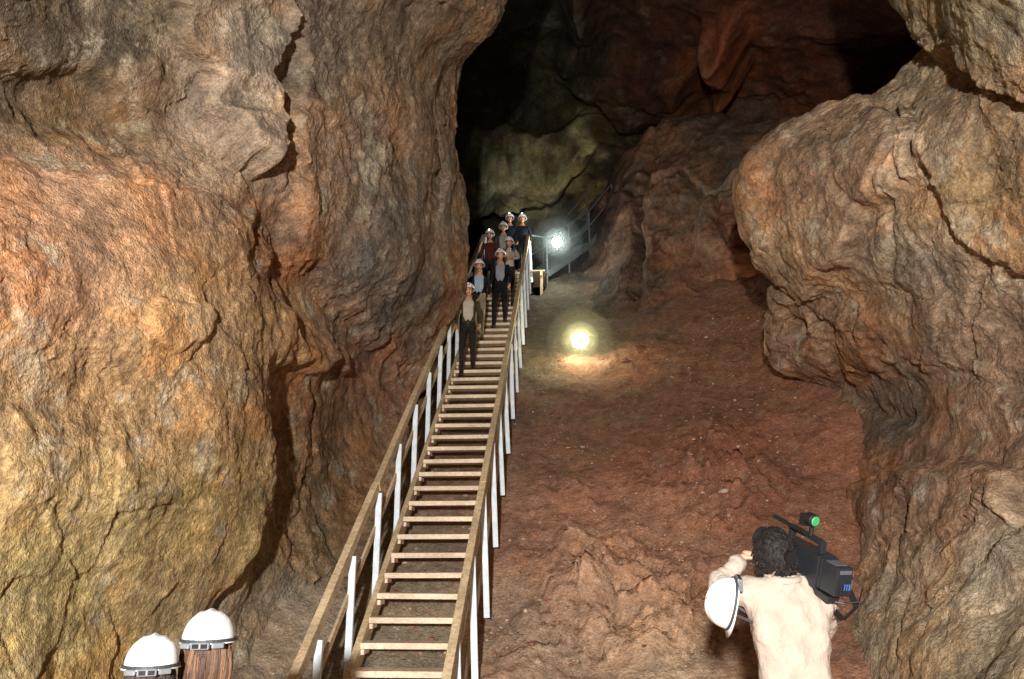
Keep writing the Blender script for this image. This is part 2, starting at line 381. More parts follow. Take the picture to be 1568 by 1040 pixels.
for (u,v,r,a) in ((920,930,.62,.30),(1000,985,.5,.24),(880,870,.4,.2),(960,870,.4,.2),(830,1000,.4,.16),(1100,800,.8,.2),(870,770,.5,.08),(1050,930,.5,.15)):
    c=W(u,v,8350/(v-77)); lump=np.maximum(lump,a*np.exp(-((X-c[0])**2+((Y-c[1])*.8)**2)/r**2))
zz+=lump*(1+1.6*f)+.45*lump*f2
mm=sstep(-.1,.35,fbm(n2,.5,3,690))
zz+=((.008+.02*mm)*f2+.03*mm*f+.016*fbm(n2,5,4,680,gain=.6))*und
Pg[...,2]=zz
U,V=proj(Pg)
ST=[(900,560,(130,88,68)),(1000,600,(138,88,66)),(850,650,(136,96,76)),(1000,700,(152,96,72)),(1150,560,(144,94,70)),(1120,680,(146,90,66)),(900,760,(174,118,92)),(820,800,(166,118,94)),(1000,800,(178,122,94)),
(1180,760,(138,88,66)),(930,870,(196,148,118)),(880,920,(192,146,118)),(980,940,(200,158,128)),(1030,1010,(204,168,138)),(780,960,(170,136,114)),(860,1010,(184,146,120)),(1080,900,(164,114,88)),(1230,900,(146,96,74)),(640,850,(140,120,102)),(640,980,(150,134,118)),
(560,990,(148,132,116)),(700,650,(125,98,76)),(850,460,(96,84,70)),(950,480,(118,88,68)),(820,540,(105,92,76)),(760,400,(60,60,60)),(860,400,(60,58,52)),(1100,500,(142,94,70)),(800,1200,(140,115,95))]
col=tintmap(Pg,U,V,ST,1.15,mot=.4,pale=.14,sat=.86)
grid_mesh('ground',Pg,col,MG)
def ground_z(x,y):
    i=np.argmin(np.abs(yy-y)); j=np.argmin(np.abs(X[0]-x)); return zz[i,j]

# rubble on the slope, one mesh
import bmesh
bm=bmesh.new()
cl=bm.verts.layers.float_color.new('tint')
for k in range(3200):
    v=random.uniform(560,1060)
    u=random.uniform(700,1300) if random.random()<.75 else random.uniform(480,760)
    D=8350/(v-77); c=W(u,v,D); x,y=c[0],c[1]
    if abs(x)>9: continue
    r=random.choice([.006,.008,.01,.01,.012,.015,.02,.03])*random.uniform(.7,1.2)
    if random.random()<.03: r*=2.2
    z=ground_z(x,y)+r*.1
    base=lin(random.choice([(165,140,120),(190,172,152),(150,104,84),(124,88,70),(160,120,95),(140,96,76)]))
    ret=bmesh.ops.create_icosphere(bm,subdivisions=1,radius=r)
    sx,sy,sz=random.uniform(.7,1.4),random.uniform(.7,1.3),random.uniform(.5,.9)
    for w in ret['verts']:
        w.co=Vector((w.co.x*sx,w.co.y*sy,w.co.z*sz))*random.uniform(.7,1.25)+Vector((x,y,z))
        w[cl]=(base[0],base[1],base[2],1)
me=bpy.data.meshes.new('rubble'); bm.to_mesh(me); bm.free(); me.materials.append(MG)
ob=bpy.data.objects.new('rubble',me); scene.collection.objects.link(ob)

# ---------------------------------------------------------------- building helpers
def empty(name,loc=(0,0,0),rz=0):
    e=bpy.data.objects.new(name,None); e.location=loc; e.rotation_euler=(0,0,rz); scene.collection.objects.link(e); return e
class Parts:
    def __init__(s): s.v=[];s.f=[];s.m=[]
    def beam(s,p0,p1,w,h,up=(0,0,1),mi=0,jit=0):
        p0=Vector(p0);p1=Vector(p1); d=(p1-p0).normalized(); upv=Vector(up)
        side=d.cross(upv).normalized(); u2=side.cross(d).normalized()
        if jit: p0+=side*random.uniform(-jit,jit)+u2*random.uniform(-jit,jit); p1+=side*random.uniform(-jit,jit)+u2*random.uniform(-jit,jit)
        b=len(s.v)
        for p in (p0,p1):
            for a,c in ((-1,-1),(1,-1),(1,1),(-1,1)):
                s.v.append(tuple(p+side*(a*w/2)+u2*(c*h/2)))
        for q in ((0,3,2,1),(4,5,6,7),(0,1,5,4),(1,2,6,5),(2,3,7,6),(3,0,4,7)): s.f.append([b+i for i in q]); s.m.append(mi)
    def tube(s,pts,r,n=10,mi=0):
        pts=[Vector(p) for p in pts]; b=len(s.v)
        for i,p in enumerate(pts):
            d=(pts[min(i+1,len(pts)-1)]-pts[max(i-1,0)]).normalized()
            a=d.orthogonal().normalized() if i==0 else (a-d*a.dot(d)).normalized()
            c=d.cross(a); ri=r[i] if isinstance(r,(list,tuple)) else r
            for k in range(n):
                t=2*math.pi*k/n; s.v.append(tuple(p+(a*math.cos(t)+c*math.sin(t))*ri))
        for i in range(len(pts)-1):
            for k in range(n):
                k2=(k+1)%n; s.f.append([b+i*n+k,b+i*n+k2,b+(i+1)*n+k2,b+(i+1)*n+k]); s.m.append(mi)
        s.f.append([b+k for k in range(n)][::-1]); s.m.append(mi)
        s.f.append([b+(len(pts)-1)*n+k for k in range(n)]); s.m.append(mi)
    def build(s,name,mats,parent=None,bevel=.004,smooth=False,loc=None):
        me=bpy.data.meshes.new(name); me.from_pydata(s.v,[],s.f); me.update()
        for m in mats: me.materials.append(m)
        me.polygons.foreach_set('material_index',s.m)
        if smooth: me.polygons.foreach_set('use_smooth',[True]*len(me.polygons))
        ob=bpy.data.objects.new(name,me); scene.collection.objects.link(ob)
        if bevel:
            bv=ob.modifiers.new('bevel','BEVEL'); bv.width=bevel; bv.segments=2; bv.limit_method='ANGLE'
        if parent: ob.parent=parent
        return ob
# ---------------------------------------------------------------- staircase
st=empty('wooden_staircase')
rx=halfw
p=Parts()
D0=7.0
for sgn in (-1,1):
    p.beam(S(D0,sgn*rx,-.06),S(Dtop+.2,sgn*rx,-.06),.07,.22)
p.build('stringers',[M_rail],st)
p=Parts(); k=0; D=8.0-.373*3
treads=[]
while D<Dtop:
    c=S(D); treads.append(c)
    a=c-perp*(rx-.038); b=c+perp*(rx-.038)
    z=np.array([0,0,random.uniform(-.008,.008)])
    p.beam(a+z,b+z*.3+hd*random.uniform(-.012,.012),.26,.062)
    for q,sg in ((a,1),(b,-1)):
        p.beam(q-hd*.11+perp*sg*.02-np.array([0,0,.066]),q+hd*.11+perp*sg*.02-np.array([0,0,.066]),.038,.055)
    D+=.373
p.build('treads',[M_wood],st,bevel=.005)
rail=empty('stair_railing')
p=Parts(); HR=1.1
for sgn,o in ((-1,rx+.115),(1,rx+.055)):
    segs=[6.0,9.4,13.0,16.6,20.2,Dtop+.1]
    for i in range(len(segs)-1):
        p.beam(S(segs[i],sgn*o,HR),S(segs[i+1]-.01,sgn*o,HR),.08,.12,jit=.006)
        p.beam(S(segs[i],sgn*(o-(.0 if sgn<0 else .03)),.58),S(segs[i+1]-.01,sgn*(o-(.0 if sgn<0 else .03)),.58),.03,.09,jit=.005)
p.build('rails',[M_rail],rail)
p=Parts(); D=9.38-1.21*3; k=0
while D<Dtop+.3:
    for sgn,o in ((-1,rx+.080),(1,rx+.075)):
        ln=random.uniform(-.03,.03)
        low=-.38 if sgn>0 else -.2
        off=hd*.03
        if sgn<0: a=S(D,sgn*o,low)+off; b=S(D,sgn*o+ln*.3,HR-.065)+off
        else: a=S(D,sgn*(o+.045),low+random.uniform(-.04,.04))+off; b=S(D,sgn*(o-.01)+ln*.5,HR-.065)+off
        p.beam(a,b,.045,.072,up=tuple(perp))
    D+=1.21
p.build('posts',[M_white],rail)
# landing and second flight
land=empty('stair_landing')
p=Parts(); Ltop=S(Dtop+.15); 
for i in range(9):
    c=Ltop+hd*(.1+i*.16); p.beam(c-perp*(rx+.1),c+perp*(rx+.5),.15,.04)
for o in (-rx,0,rx,rx+.4):
    p.beam(Ltop+perp*o-np.array([0,0,.09]),Ltop+perp*o+hd*1.5-np.array([0,0,.09]),.07,.14)
    for q in (.1,1.4):
        c=Ltop+perp*o+hd*q; p.beam(c-np.array([0,0,1.2]),c-np.array([0,0,.16]),.08,.08,up=(1,0,0))
p.build('deck',[M_rail],land)
fl=empty('steel_walkway_railing')
p=Parts()
A=W(838,418,22.9); Bq=W(903,374,24.6); Cq=W(938,330,25.4)
for off in (np.array([0,0,0]),np.array([-.75,.65,0])):
    pts=[A+off,(A+Bq)/2+off,Bq+off,Cq+off]
    for h in (1.1,.6):
        p.tube([q+np.array([0,0,h]) for q in pts],.024,8)
    p.beam(pts[0]-np.array([0,0,.05]),pts[2]-np.array([0,0,.05]),.05,.16)
    p.beam(pts[2]-np.array([0,0,.05]),pts[3]-np.array([0,0,.05]),.05,.16)
    for q in pts: p.tube([q-np.array([0,0,.5]),q+np.array([0,0,1.1])],.026,8)
for i in range(14):
    t=i/13.; q=A+(Bq-A)*t; p.beam(q,q+np.array([-.75,.65,0]),.22,.035)
q0=S(Dtop+.1,rx+.055,HR)
p.tube([q0,A+np.array([0,0,1.1])],.026,8)
p.build('frame',[M_grey],fl,bevel=0,smooth=False)

# ---------------------------------------------------------------- floodlights
def emis(name,c,s):
    m=bpy.data.materials.new(name); m.use_nodes=True; nt=m.node_tree; b=nt.nodes['Principled BSDF']
    b.inputs['Emission Color'].default_value=c; b.inputs['Emission Strength'].default_value=s; return m
M_blk=simple('black_housing',(26,26,28),.45,.1,30)
def flood(loc,col,strength,r,power,stand,haze):
    e=empty('floodlight',loc); 
    d=Vector((0,0,EYE))-Vector(loc); d.z*=.8; d.normalize()
    p=Parts()
    p.tube([-d*.16,-d*.11,-d*.02,d*.01],[r*.35,r*.7,r*.95,r*1.02],20)
    for i in range(4): p.tube([-d*(.17+.02*i),-d*(.18+.02*i)],r*.5,14)
    p.tube([-d*.1,-d*.1+Vector((0,0,-stand))],.018,8)
    p.build('housing',[M_blk],e,bevel=0)
    q=Parts(); q.tube([d*.015,d*.04,d*.07,d*.085],[r,r*.92,r*.6,r*.2],28); q.build('lens',[emis('lamp_glass',col,strength)],e,bevel=0,smooth=True)
    l=bpy.data.lights.new('lamp','POINT'); l.energy=power; l.color=col[:3]; l.shadow_soft_size=r
    lo=bpy.data.objects.new('lamp',l); lo.location=d*(.12+r); lo.parent=e; scene.collection.objects.link(lo)
    # nested haze spheres added to give the lamp a glow, thinning outwards
    for R_,k_ in ((.42,1.0),(.75,.35),(1.3,.10)):
        bm=bmesh.new(); bmesh.ops.create_icosphere(bm,subdivisions=4,radius=R_); me=bpy.data.meshes.new('glow_haze'); bm.to_mesh(me); bm.free()
        m=bpy.data.materials.new('lamp_glow'); m.use_nodes=True; nt=m.node_tree; nt.nodes.remove(nt.nodes['Principled BSDF'])
        vs=nt.nodes.new('ShaderNodeVolumeScatter'); vs.inputs['Density'].default_value=haze*k_; vs.inputs['Anisotropy'].default_value=.0
        vs.inputs['Color'].default_value=(col[0],col[1],col[2],1)
        nt.links.new(vs.outputs[0],nt.nodes['Material Output'].inputs['Volume']); me.materials.append(m)
        o=bpy.data.objects.new('glow_haze',me); o.parent=e; scene.collection.objects.link(o)
c1=W(888,521,17.3); c2=W(853,371,22.4)
flood(tuple(c1),(1,.95,.62,1),80,.175,75,.3,.16)
flood(tuple(c2),(.88,.97,.92,1),80,.135,130,.25,.08)

# ---------------------------------------------------------------- people
skinM=simple('skin',(205,150,120),.5,.06,30)
def cloth(name,c,bd=.02,sc=7,bump=.5): return simple(name,c,.9,.10,sc,bump=bump,bd=bd,spec=.2)
eyeM=simple('eye',(30,22,18),.2); lipM=simple('lips',(160,90,80),.5); helmM=simple('helmet_plastic',(246,246,243),.3,.03,3,bump=0)
def skin_obj(name,verts,edges,rad,root,sub,tags,mats,parent,post=None,front=None,wrinkle=0):
    me=bpy.data.meshes.new(name+'_sk'); me.from_pydata([tuple(v) for v in verts],edges,[]); me.update()
    ob=bpy.data.objects.new(name+'_sk',me); scene.collection.objects.link(ob)
    md=ob.modifiers.new('s','SKIN'); md.use_smooth_shade=True; md.branch_smoothing=.6
    if not me.skin_vertices: 
        bpy.context.view_layer.objects.active=ob; bpy.ops.mesh.customdata_skin_add()
    for i,r in enumerate(rad):
        rr_=r if isinstance(r,tuple) else (r,r)
        me.skin_vertices[0].data[i].radius=rr_; me.skin_vertices[0].data[i].use_root=(i==root)
    ss=ob.modifiers.new('ss','SUBSURF'); ss.levels=sub; ss.render_levels=sub
    bpy.context.view_layer.update()
    dg=bpy.context.evaluated_depsgraph_get(); nm=bpy.data.meshes.new_from_object(ob.evaluated_get(dg))
    bpy.data.objects.remove(ob)
    nm.name=name; nm.materials.clear()
    for m in mats: nm.materials.append(m)
    V0=[Vector(v) for v in verts]
    for pl in nm.polygons:
        c=pl.center; best=1e9;bt=0
        for (a,b),t in zip(edges,tags):
            A_=V0[a];B_=V0[b];ab=B_-A_; tt=max(0,min(1,(c-A_).dot(ab)/max(ab.length_squared,1e-9))); d=(c-A_-ab*tt).length
            if d<best: best=d;bt=t
        if front and front(c,bt) is not None: bt=front(c,bt)
        pl.material_index=bt; pl.use_smooth=True
    if post:
        for v in nm.vertices: v.co=post(v.co.copy())
    if wrinkle:
        nm.update()
        P_=np.array([v.co[:] for v in nm.vertices]); N_=np.array([v.normal[:] for v in nm.vertices])
        Q=P_*np.array([4.,4.,1.6]); Q=Q+fbm(P_,2.5,2,3)[:,None]*1.5
        w_=fbm(Q,1.0,2,812,ridged=True)*.7+fbm(P_*np.array([2.,2.,7.])+P_[:,[0]]*3,1.2,3,822,ridged=True)*.5
        k_=sstep(.6,.95,P_[:,2])*sstep(1.78,1.6,P_[:,2])
        P_=P_+N_*(w_*wrinkle*k_)[:,None]
        nm.vertices.foreach_set('co',P_.reshape(-1).astype(np.float32)); nm.update()
    o=bpy.data.objects.new(name,nm); scene.collection.objects.link(o); o.parent=parent; return o

def hand(name,wrist,dirv,normal,side,parent,mat,s=1.0,curl=.5,sub=1):
    """five separate fingers; dirv = wrist->knuckles, normal = back of the hand"""
    d=Vector(dirv).normalized(); n=Vector(normal); n=(n-d*n.dot(d)).normalized(); x=d.cross(n).normalized()*side
    w=Vector(wrist); V_=[w,w+d*.03*s,w+d*.062*s]; E=[(0,1),(1,2)]; Rr=[(.024*s,.024*s),(.03*s,.03*s),(.032*s,.032*s)]
    for k,(ox,L) in enumerate(((-.03,.068),(-.01,.078),(.011,.072),(.03,.056))):
        base=w+d*.07*s+x*ox*s; i0=len(V_)
        V_.append(base); E.append((2,i0)); Rr.append(.0105*s)
        q=base; ang=0
        for j,fr in enumerate((.42,.33,.25)):
            ang+=curl*(.6+.25*j); q=q+(d*math.cos(ang)-n*math.sin(ang))*L*s*fr
            V_.append(q); E.append((i0+j,i0+j+1)); Rr.append((.0095-.001*j)*s)
    i0=len(V_); b=w+d*.028*s-x*.026*s; V_.append(b); E.append((1,i0)); Rr.append(.013*s)
    for j in range(2):
        b=b+(d*.7-x*(.7-.35*j)-n*.3*(j+curl))*.034*s; V_.append(b); E.append((i0+j,i0+j+1)); Rr.append((.011-.001*j)*s)
    return skin_obj(name,V_,E,Rr,0,sub,[0]*len(E),[mat],parent)

def head(parent,pos,yaw,pitch,s,hairM,hairlen,curly=False,sub=4,hairmats=None):
    bm=bmesh.new(); bmesh.ops.create_icosphere(bm,subdivisions=sub,radius=1)
    for v in bm.verts:
        x,y,z=v.co
        X_=x*.074; Y_=y*.093; Z_=z*.117
        if z<0: X_*=1-.34*(-z)**1.4; Y_*=1-.16*(-z)
        if y>0 and z<.1: Y_*=1-.06*(1-abs(x))
        if y<0 and z<-.3: Y_*=1+.1*z*1.6
        g=lambda cx,cz,sx,sz:math.exp(-((x-cx)/sx)**2-((z-cz)/sz)**2)
        if y>0:
            Y_+=.024*g(0,-.2,.13,.14)+.010*g(0,.02,.10,.2)-.011*(g(.36,.04,.2,.12)+g(-.36,.04,.2,.12))+.006*g(0,.2,.6,.09)
            Y_+=.008*g(0,-.52,.26,.05)+.006*g(0,-.62,.24,.05)-.006*g(0,-.57,.3,.03)+.01*g(0,-.88,.3,.14)
            Y_+=.004*(g(.5,-.2,.2,.2)+g(-.5,-.2,.2,.2))
        v.co=Vector((X_,Y_,Z_))
    for sg in (-1,1): # ears
        r=bmesh.ops.create_uvsphere(bm,u_segments=10,v_segments=8,radius=1)
        for v in r['verts']:
            v.co=Vector((sg*(.073+v.co.x*.008*1+.006),-.005+v.co.y*.018-.004,-.01+v.co.z*.032))
    me=bpy.data.meshes.new('head'); bm.to_mesh(me); bm.free(); me.materials.append(skinM); me.materials.append(lipM)
    for pl in me.polygons:
        pl.use_smooth=True; c=pl.center
        if c.y>.06 and abs(c.x)<.026 and -.075<c.z<-.056: pl.material_index=1
    rot=Matrix.Rotation(yaw,4,'Z')@Matrix.Rotation(pitch,4,'X')
    hp=bpy.data.objects.new('head',me); scene.collection.objects.link(hp); hp.parent=parent
    hp.matrix_local=Matrix.Translation(pos)@rot@Matrix.Scale(s,4)
    e=Parts()
    for sg in (-1,1):
        c=Vector((sg*.028,.072,.004)); e.tube([c+Vector((0,0,0)),c+Vector((0,.006,0)),c+Vector((0,.010,0))],[.012,.010,.003],10)
        e.beam(c+Vector((-.016,.010,.02)),c+Vector((.016,.010,.022)),.006,.006)
    eo=e.build('eyes',[eyeM],hp,bevel=0,smooth=True)
    bm=bmesh.new(); bmesh.ops.create_icosphere(bm,subdivisions=sub+ (1 if curly else 0),radius=1)
    V3=np.array([v.co[:] for v in bm.verts]); 
    nz_=fbm(V3,5 if curly else 2.5,4,17,ridged=curly)
    dele=[]
    for v,nn in zip(bm.verts,nz_):
        x,y,z=v.co
        lim=.30 if y>.25 else (-.05 if y>-.1 else -min(hairlen,.95))
        if z<lim-.05*nn: dele.append(v)
        k=1.09+(.13 if curly else .05)*nn
        zz_=z*.117*k; tap=1-.2*max(0,-z)
        v.co=Vector((x*.077*k*tap,(y*.096*k)*tap-.004,zz_))
    bmesh.ops.delete(bm,geom=dele,context='VERTS')
    me=bpy.data.meshes.new('hair'); bm.to_mesh(me); bm.free(); me.materials.append(hairM)
    for pl in me.polygons: pl.use_smooth=True
    ho=bpy.data.objects.new('hair',me); scene.collection.objects.link(ho); ho.parent=hp
    so=ho.modifiers.new('s','SOLIDIFY'); so.thickness=.012; so.offset=1
    if curly:
        p=Parts()
        for i in range(520):
            th=random.uniform(0,2*math.pi); zc=random.uniform(-1,1); rr_=math.sqrt(max(0,1-zc*zc))
            dx,dy=math.sin(th)*rr_,math.cos(th)*rr_
            if dy>.3 and zc<.4: continue
            o=Vector((dx*.083*1.05,dy*.103*1.05-.004,zc*.125*1.05)); nrm_=Vector((dx,dy,zc)).normalized()
            t1=nrm_.orthogonal().normalized(); t2=nrm_.cross(t1); a0=random.uniform(0,6.3); R_=random.uniform(.008,.018)
            pts=[o+nrm_*(.005*j)+t1*math.cos(a0+j*1.1)*R_+t2*math.sin(a0+j*1.1)*R_-Vector((0,0,.003*j)) for j in range(6)]
            p.tube(pts,[.0035,.004,.004,.0035,.003,.0015],5)
        p.build('curls',[hairM],hp,bevel=0,smooth=True)
    if hairlen>1:
        # long loose hair hanging below the helmet, in locks of strands
        p=Parts()
        for lk in range(120):
            an0=random.uniform(math.radians(62),math.radians(298)); lay0=random.uniform(.9,1.08); a0=random.uniform(0,6.3); wv=random.uniform(.002,.006); sp0=random.uniform(-.012,.014); L0=random.uniform(.26,.36); mi=random.choice([0,0,1,2])
            for q_ in range(24):
                an=an0+random.gauss(0,.045); lay=lay0+random.gauss(0,.015)
                ox,oy=math.sin(an),math.cos(an); Ln=L0+random.uniform(-.03,.01)
                pts=[]
                for j in range(8):
                    t=j/7.
                    rx_=.082*lay+.024*math.sin(min(1,t*1.4)*math.pi)*.9+sp0*t; ry_=.098*lay+.012*math.sin(t*math.pi)
                    pts.append(Vector((ox*rx_+wv*math.sin(a0+t*6),oy*ry_-.01+wv*math.cos(a0+t*5),.035-Ln*t)))
                p.tube(pts,[.0014,.0016,.0016,.0016,.0015,.0013,.001,.0005],4,mi=mi)
        p.build('long_hair',hairmats or [hairM]*3,hp,bevel=0,smooth=True)
    return hp
strapM=simple('helmet_strap',(60,62,66),.6); lampM=simple('headlamp',(120,122,125),.3)
litM=emis('headlamp_lens',(1,1,.95,1),6)
def helmet_mesh(parent,matrix,mat,lamp=True,name='helmet',lit=False,goggles=False,rear=True):
    bm=bmesh.new(); n=40; rings=14
    vs=[]
    for i in range(rings+1):
        t=i/rings*math.pi/2
        ring=[]
        for k in range(n):
            a=2*math.pi*k/n; r=math.cos(t)**.85 if i<rings else .001
            x=math.sin(a)*.112*r; y=math.cos(a)*.138*r; z=.125*math.sin(t)
            rid=math.exp(-(x/.016)**2)*.010+math.exp(-((abs(x)-.045)/.01)**2)*.005
            z+=rid*(1 if i>2 else 0)
            ring.append(bm.verts.new((x,y,z)))
        vs.append(ring)
    brim=[];lip=[]
    for k in range(n):
        a=2*math.pi*k/n; fr=max(0,math.cos(a)); ex=.010+.038*fr**2
        brim.append(bm.verts.new((math.sin(a)*(.112+.012),math.cos(a)*(.138+ex),-.008-.012*fr)))
        lip.append(bm.verts.new((math.sin(a)*.106,math.cos(a)*.131,-.006)))
    for i in range(rings):
        for k in range(n): bm.faces.new((vs[i][k],vs[i][(k+1)%n],vs[i+1][(k+1)%n],vs[i+1][k]))
    for k in range(n):
        k2=(k+1)%n; bm.faces.new((brim[k],brim[k2],vs[0][k2],vs[0][k])); bm.faces.new((lip[k],lip[k2],brim[k2],brim[k]))
    bmesh.ops.recalc_face_normals(bm,faces=bm.faces)
    me=bpy.data.meshes.new(name); bm.to_mesh(me); bm.free(); me.materials.append(mat)
    for pl in me.polygons: pl.use_smooth=True
    o=bpy.data.objects.new(name,me); scene.collection.objects.link(o)
    if parent: o.parent=parent
    o.matrix_local=matrix
    so=o.modifiers.new('s','SOLIDIFY'); so.thickness=.004
    p=Parts()
    pts=[(math.sin(a)*.117,math.cos(a)*.143,.004) for a in [i*2*math.pi/32 for i in range(33)]]
    if goggles:
        for i in range(32): p.beam(pts[i],pts[i+1],.004,.014)
        p.build('headlamp_band',[strapM],o,bevel=0)
        p=Parts(); p.beam((-.040,-.142,-.014),(.040,-.142,-.014),.022,.030); p.beam((-.092,-.110,-.014),(-.045,-.138,-.014),.014,.024); p.beam((.045,-.138,-.014),(.092,-.110,-.014),.014,.024)
        p.build('goggle_frame',[lampM],o,bevel=.006)
        p=Parts(); p.beam((-.032,-.1545,-.014),(-.004,-.1545,-.014),.002,.018); p.beam((.004,-.1545,-.014),(.032,-.1545,-.014),.002,.018); p.build('goggle_lens',[simple('smoked_lens',(30,36,44),.15)],o,bevel=.001)
    if lamp:
        p=Parts(); p.tube([(0,.128,.05),(0,.158,.05),(0,.163,.05)],[.026,.026,.022],14); p.build('headlamp',[lampM],o,bevel=0)
        p=Parts(); p.tube([(0,.163,.05),(0,.168,.05)],[.020,.016],14); p.build('headlamp_lens',[litM if lit else helmM],o,bevel=0)
    p=Parts()
    for sg in (-1,1): p.beam((sg*.092,.02,-.01),(sg*.055,.055,-.125),.003,.014,up=(0,1,0))
    p.build('chin_strap',[strapM],o,bevel=0)
    return o

def person(name,loc,rz,H=1.72,top=(60,60,62),trou=(40,42,48),shirt=None,hairc=(40,28,20),helmet=True,step=False,arms=None,hpos=None,hyaw=0,hpitch=0,sub=1,hairlen=.55,curly=False,shoulderz=0,bulk=1,wrinkle=0,lit=False,goggles=False,hairmats=None,hiscale=1):
    e=empty(name,loc,rz); s=H/1.75
    topM=cloth('jacket',top) if not wrinkle else cloth('cotton_shirt',top,bd=.05,sc=9,bump=.8); trM=cloth('trousers',trou); shM=simple('shoes',(25,22,20),.5); hM=simple('hair',hairc,.7,.35,40,bump=.8,bd=.02)
    shirtM=cloth('shirt',shirt) if shirt else topM
    J={}
    def j(n,x,y,z,r): J[n]=(Vector((x*s,y*s,z*s)),r*s)
    j('pel',0,0,.95,.135*bulk); j('wai',0,0,1.10,.125*bulk*(1.06 if bulk>1 else 1)); j('che',0,0,1.30,.145*bulk); j('nb',0,-.005,1.46+shoulderz*.5,.075); j('nt',0,.012,1.57,.055)
    arms=arms or {}
    for sg,n in ((-1,'l'),(1,'r')):
        j('sh'+n,sg*.165,0,1.405+shoulderz,.072)
        el=arms.get('el'+n,(sg*.235,-.03,1.14)); wr=arms.get('wr'+n,(sg*.235,.10,.92))
        j('el'+n,*el,.048); j('wr'+n,*wr,.032)
        mid=tuple((Vector((sg*.165,0,1.405+shoulderz))+Vector(el))/2); j('um'+n,*mid,.058)
        mid=tuple((Vector(el)*.6+Vector(wr)*.4)); j('fm'+n,*mid,.045)
        j('hip'+n,sg*.085,0,.88,.1)
        if step and sg*step>0:
            j('kn'+n,sg*.1,.20,.44,.066); j('cf'+n,sg*.1,.235,.24,.056); j('an'+n,sg*.1,.28,-.13,.045); j('to'+n,sg*.115,.42,-.17,.04)
        else:
            j('kn'+n,sg*.1,.03 if not step else .08,.49,.066); j('cf'+n,sg*.1,.0,.32,.058); j('an'+n,sg*.1,-.02,.09,.045); j('to'+n,sg*.125,.13,.045,.04)
    names=list(J); ix={n:i for i,n in enumerate(names)}
    Ed=[('pel','wai',0),('wai','che',0),('che','nb',0),('nb','nt',2)]
    for n in 'lr':
        Ed+=[('che','sh'+n,0),('sh'+n,'um'+n,0),('um'+n,'el'+n,0),('el'+n,'fm'+n,0),('fm'+n,'wr'+n,0),('pel','hip'+n,1),('hip'+n,'kn'+n,1),('kn'+n,'cf'+n,1),('cf'+n,'an'+n,1),('an'+n,'to'+n,3)]
    def fr(c,bt):
        if shirt and bt==0 and abs(c.x)<(.05*s) and c.y>.03 and 1.0*s<c.z<1.5*s: return 4
        if shoulderz and bt==2 and c.z<1.60*s and c.y<.02: return 0
        return None
    def post(c):
        k=sstep(.80*s,.92*s,c.z)*sstep(1.55*s,1.44*s,c.z)*float(sstep(.24*s,.15*s,abs(c.x)))
        return Vector((c.x*(1+.08*k),c.y*(1-.22*k),c.z))
    skin_obj('body',[J[n][0] for n in names],[(ix[a],ix[b]) for a,b,_ in Ed],[J[n][1] for n in names],0,sub,[t for *_,t in Ed],[topM,trM,skinM,shM,shirtM],e,post,fr,wrinkle)
    for sg,n in ((-1,'l'),(1,'r')):
        w=J['wr'+n][0]; d=(w-J['el'+n][0]).normalized()
        nn=arms.get('hn'+n,(sg,0,0)); dd=arms.get('hd'+n,tuple(d))
        hand('hand_'+n,w-Vector(dd).normalized()*.01,dd,nn,sg,e,skinM,s*1.02,curl=arms.get('curl',.5),sub=1)
    hc=Vector(hpos) if hpos else Vector((0,.025,1.66))*s
    hp=head(e,hc,hyaw,hpitch,s,hM,hairlen,curly,sub=4 if sub>1 else 3,hairmats=hairmats)
    if helmet: helmet_mesh(hp,Matrix.Translation((0,-.004,.028))@Matrix.Rotation(math.radians(-4 if goggles else 8),4,'X')@Matrix.Scale(1.0 if sub>1 else 1.08,4),helmM,lit=lit,goggles=goggles)
    return e,topM

# group walking down the stairs
def on_stairs(Dn,off,**k):
    i=int(round((Dn-(8.0-.373*3))/.373)); c=treads[max(0,min(len(treads)-1,i))]+perp*off
    rz=math.atan2(hd[1],hd[0])-math.pi/2+math.pi
    return person('visitor',(c[0],c[1],c[2]+.032),rz+k.pop('turn',0),**k)
on_stairs(15.6,-.28,H=1.74,top=(70,66,48),shirt=(195,185,165),trou=(42,40,38),step=1,hpitch=-.05,turn=.05)
on_stairs(17.3,-.26,H=1.72,top=(30,34,42),shirt=(170,185,200),trou=(150,136,114),step=-1,hpitch=-.1)
on_stairs(18.2,.16,H=1.76,top=(26,26,32),shirt=(150,150,160),trou=(26,26,31),step=1,hpitch=-.05,turn=-.1)
on_stairs(20.4,-.30,H=1.72,top=(84,44,40),trou=(34,34,38),step=1,hpitch=-.1,lit=True)
on_stairs(19.7,.26,H=1.68,top=(190,175,165),trou=(50,44,40),step=-1,arms={'ell':(-.25,.1,1.2),'wrl':(-.1,.28,1.15)},hpitch=-.1)
on_stairs(21.2,.00,H=1.74,top=(70,70,80),shirt=(160,150,140),trou=(28,28,32),step=1)
on_stairs(22.0,.10,H=1.74,top=(40,46,58),trou=(28,28,32),step=-1,lit=True)
on_stairs(22.3,.46,H=1.72,top=(30,34,46),trou=(28,28,32),step=0,lit=True)

